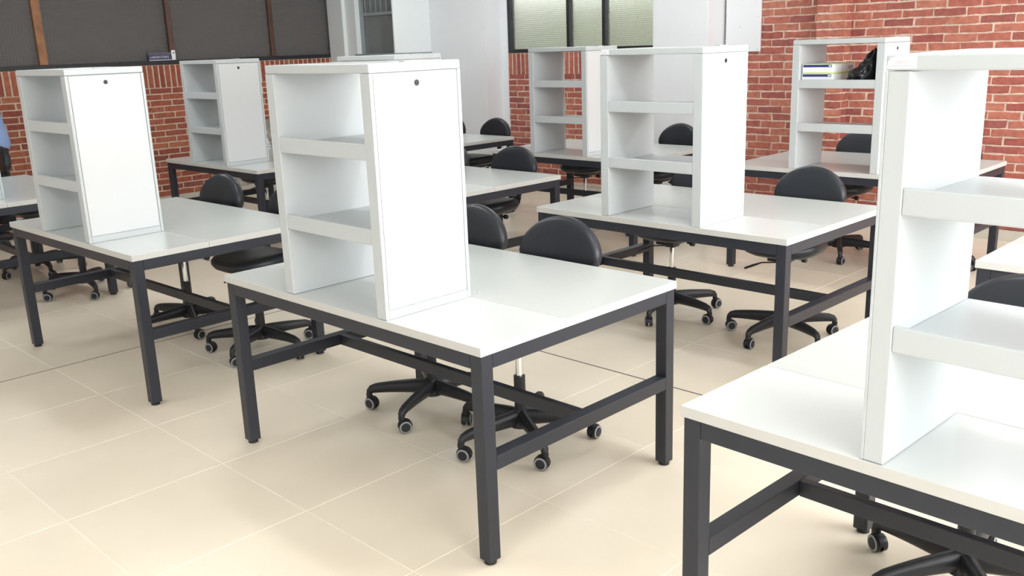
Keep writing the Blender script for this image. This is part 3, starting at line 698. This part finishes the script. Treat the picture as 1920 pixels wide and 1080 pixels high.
# ------------------------------------------------------------------ person at the left edge
def upright(x, z): return x + 0.13*max(0.0, min(1.0, (z-1.0)/0.45))
def skin_obj(name, nodes, edges, mname, parent=None, root=0, sub=2):
    nodes = [((upright(n[0][0], n[0][2]), n[0][1], n[0][2]), n[1]) for n in nodes]
    me = bpy.data.meshes.new(name); me.from_pydata([n[0] for n in nodes], edges, []); me.materials.append(M[mname])
    o = bpy.data.objects.new(name, me); C.objects.link(o)
    if parent is not None: o.parent = parent
    sk = o.modifiers.new('skin', 'SKIN'); sk.use_smooth_shade = True
    sv = me.skin_vertices[0].data if me.skin_vertices else None
    if sv is None:
        bm = bmesh.new(); bm.from_mesh(me); bm.verts.layers.skin.verify(); bm.to_mesh(me); bm.free(); sv = me.skin_vertices[0].data
    for i, n in enumerate(nodes):
        r = n[1]; sv[i].radius = r if isinstance(r, tuple) else (r, r); sv[i].use_root = (i == root)
    if sub:
        s = o.modifiers.new('sub', 'SUBSURF'); s.levels = sub; s.render_levels = sub
    return o
# local frame: person faces -x, z up; leaning forward about the hips
pr = empty('person', (-6.12, 1.03, 0), dg(84)); tag(pr, 'person in light blue shirt and black trousers standing at the extreme left edge', 'person')
N, E = [], []
def nd(p, r, par=None):
    N.append((p, r))
    if par is not None: E.append((par, len(N)-1))
    return len(N)-1
pel = nd((-0.01, 0, 0.94), (0.095, 0.085)); ab = nd((-0.04, 0, 1.06), (0.105, 0.09), pel); ch = nd((-0.12, 0, 1.24), (0.16, 0.115), ab)
sh = nd((-0.19, 0, 1.38), (0.13, 0.09), ch); nk = nd((-0.25, 0, 1.47), 0.055, sh); nk2 = nd((-0.29, 0, 1.52), 0.055, nk)
h1 = nd((-0.32, 0, 1.57), 0.078, nk2); h2 = nd((-0.345, 0, 1.635), (0.088, 0.098), h1); h3 = nd((-0.355, 0, 1.70), 0.075, h2)
for s in (-1, 1):
    hp_ = nd((0.0, s*0.09, 0.84), 0.080, pel); kn = nd((-0.03, s*0.11, 0.49), 0.062, hp_); an = nd((0.0, s*0.11, 0.09), 0.042, kn); 
    he = nd((0.01, s*0.11, 0.05), 0.040, an); toe = nd((-0.16, s*0.125, 0.032), 0.034, he)
    so_ = nd((-0.19, s*0.19, 1.36), 0.062, sh); el = nd((-0.155, s*0.245, 1.09), 0.047, so_); wr = nd((-0.165, s*0.25, 0.85), 0.032, el)
    pm = nd((-0.170, s*0.25, 0.77), (0.022, 0.038), wr)
    for k, (ox, ln) in enumerate(((-0.030, 0.060), (-0.010, 0.073), (0.012, 0.069), (0.032, 0.054))):
        b = nd((-0.170+ox, s*0.25, 0.735), 0.0095, pm); m_ = nd((-0.172+ox*1.15, s*0.246, 0.735-ln*0.55), 0.0088, b); nd((-0.174+ox*1.2, s*0.234, 0.735-ln), 0.0075, m_)
    t1 = nd((-0.212, s*0.245, 0.765), 0.011, pm); nd((-0.228, s*0.238, 0.732), 0.009, t1)
skin_obj('body', N, E, 'skin', pr)
# clothing follows the same joints with a little more girth
def cloth(name, nodes, edges, mname): return skin_obj(name, nodes, edges, mname, pr)
sn = [((0.005, 0, 0.80), (0.178, 0.150)), ((0.0, 0, 0.92), (0.186, 0.156)), ((-0.04, 0, 1.06), (0.176, 0.146)), ((-0.12, 0, 1.24), (0.190, 0.145)), ((-0.19, 0, 1.375), (0.150, 0.110)), ((-0.235, 0, 1.44), 0.075)]
se = [(0, 1), (1, 2), (2, 3), (3, 4), (4, 5)]
for s in (-1, 1):
    b = len(sn); sn += [((-0.19, s*0.20, 1.36), 0.083), ((-0.155, s*0.252, 1.09), 0.066), ((-0.163, s*0.255, 0.89), 0.050)]; se += [(4, b), (b, b+1), (b+1, b+2)]
cloth('shirt', sn, se, 'shirt')
tn = [((-0.015, 0, 0.90), (0.125, 0.120)), ((-0.025, 0, 1.02), (0.120, 0.110))]; te = [(0, 1)]
for s in (-1, 1):
    b = len(tn); tn += [((0.005, s*0.085, 0.83), 0.100), ((-0.02, s*0.112, 0.49), 0.080), ((0.0, s*0.112, 0.10), 0.062)]; te += [(0, b), (b, b+1), (b+1, b+2)]
cloth('trousers', tn, te, 'trousers')
hn = [((-0.315, 0, 1.60), (0.085, 0.090)), ((-0.33, 0, 1.665), (0.098, 0.100)), ((-0.345, 0, 1.725), (0.080, 0.085))]
for n_ in range(len(hn)): hn[n_] = ((hn[n_][0][0]+0.022, 0, hn[n_][0][2]+0.012), hn[n_][1])
cloth('hair', hn, [(0, 1), (1, 2)], 'hair')
def ell(name, c, r, mname):
    c = (upright(c[0], c[2]), c[1], c[2])
    bm = bmesh.new(); bmesh.ops.create_uvsphere(bm, u_segments=14, v_segments=10, radius=1.0)
    for v in bm.verts: v.co = Vector((c[0]+v.co.x*r[0], c[1]+v.co.y*r[1], c[2]+v.co.z*r[2]))
    return link(name, finish(bm, name, mname, True), pr)
for s in (-1, 1):
    ell('eye', (-0.425, s*0.032, 1.638), (0.008, 0.013, 0.008), 'eye'); ell('ear', (-0.335, s*0.090, 1.625), (0.018, 0.010, 0.030), 'skin')
    ell('shoe', (-0.075, s*0.118, 0.042), (0.145, 0.050, 0.042), 'black')
ell('nose', (-0.442, 0, 1.612), (0.020, 0.014, 0.024), 'skin'); ell('mouth', (-0.422, 0, 1.572), (0.010, 0.024, 0.007), 'lip')
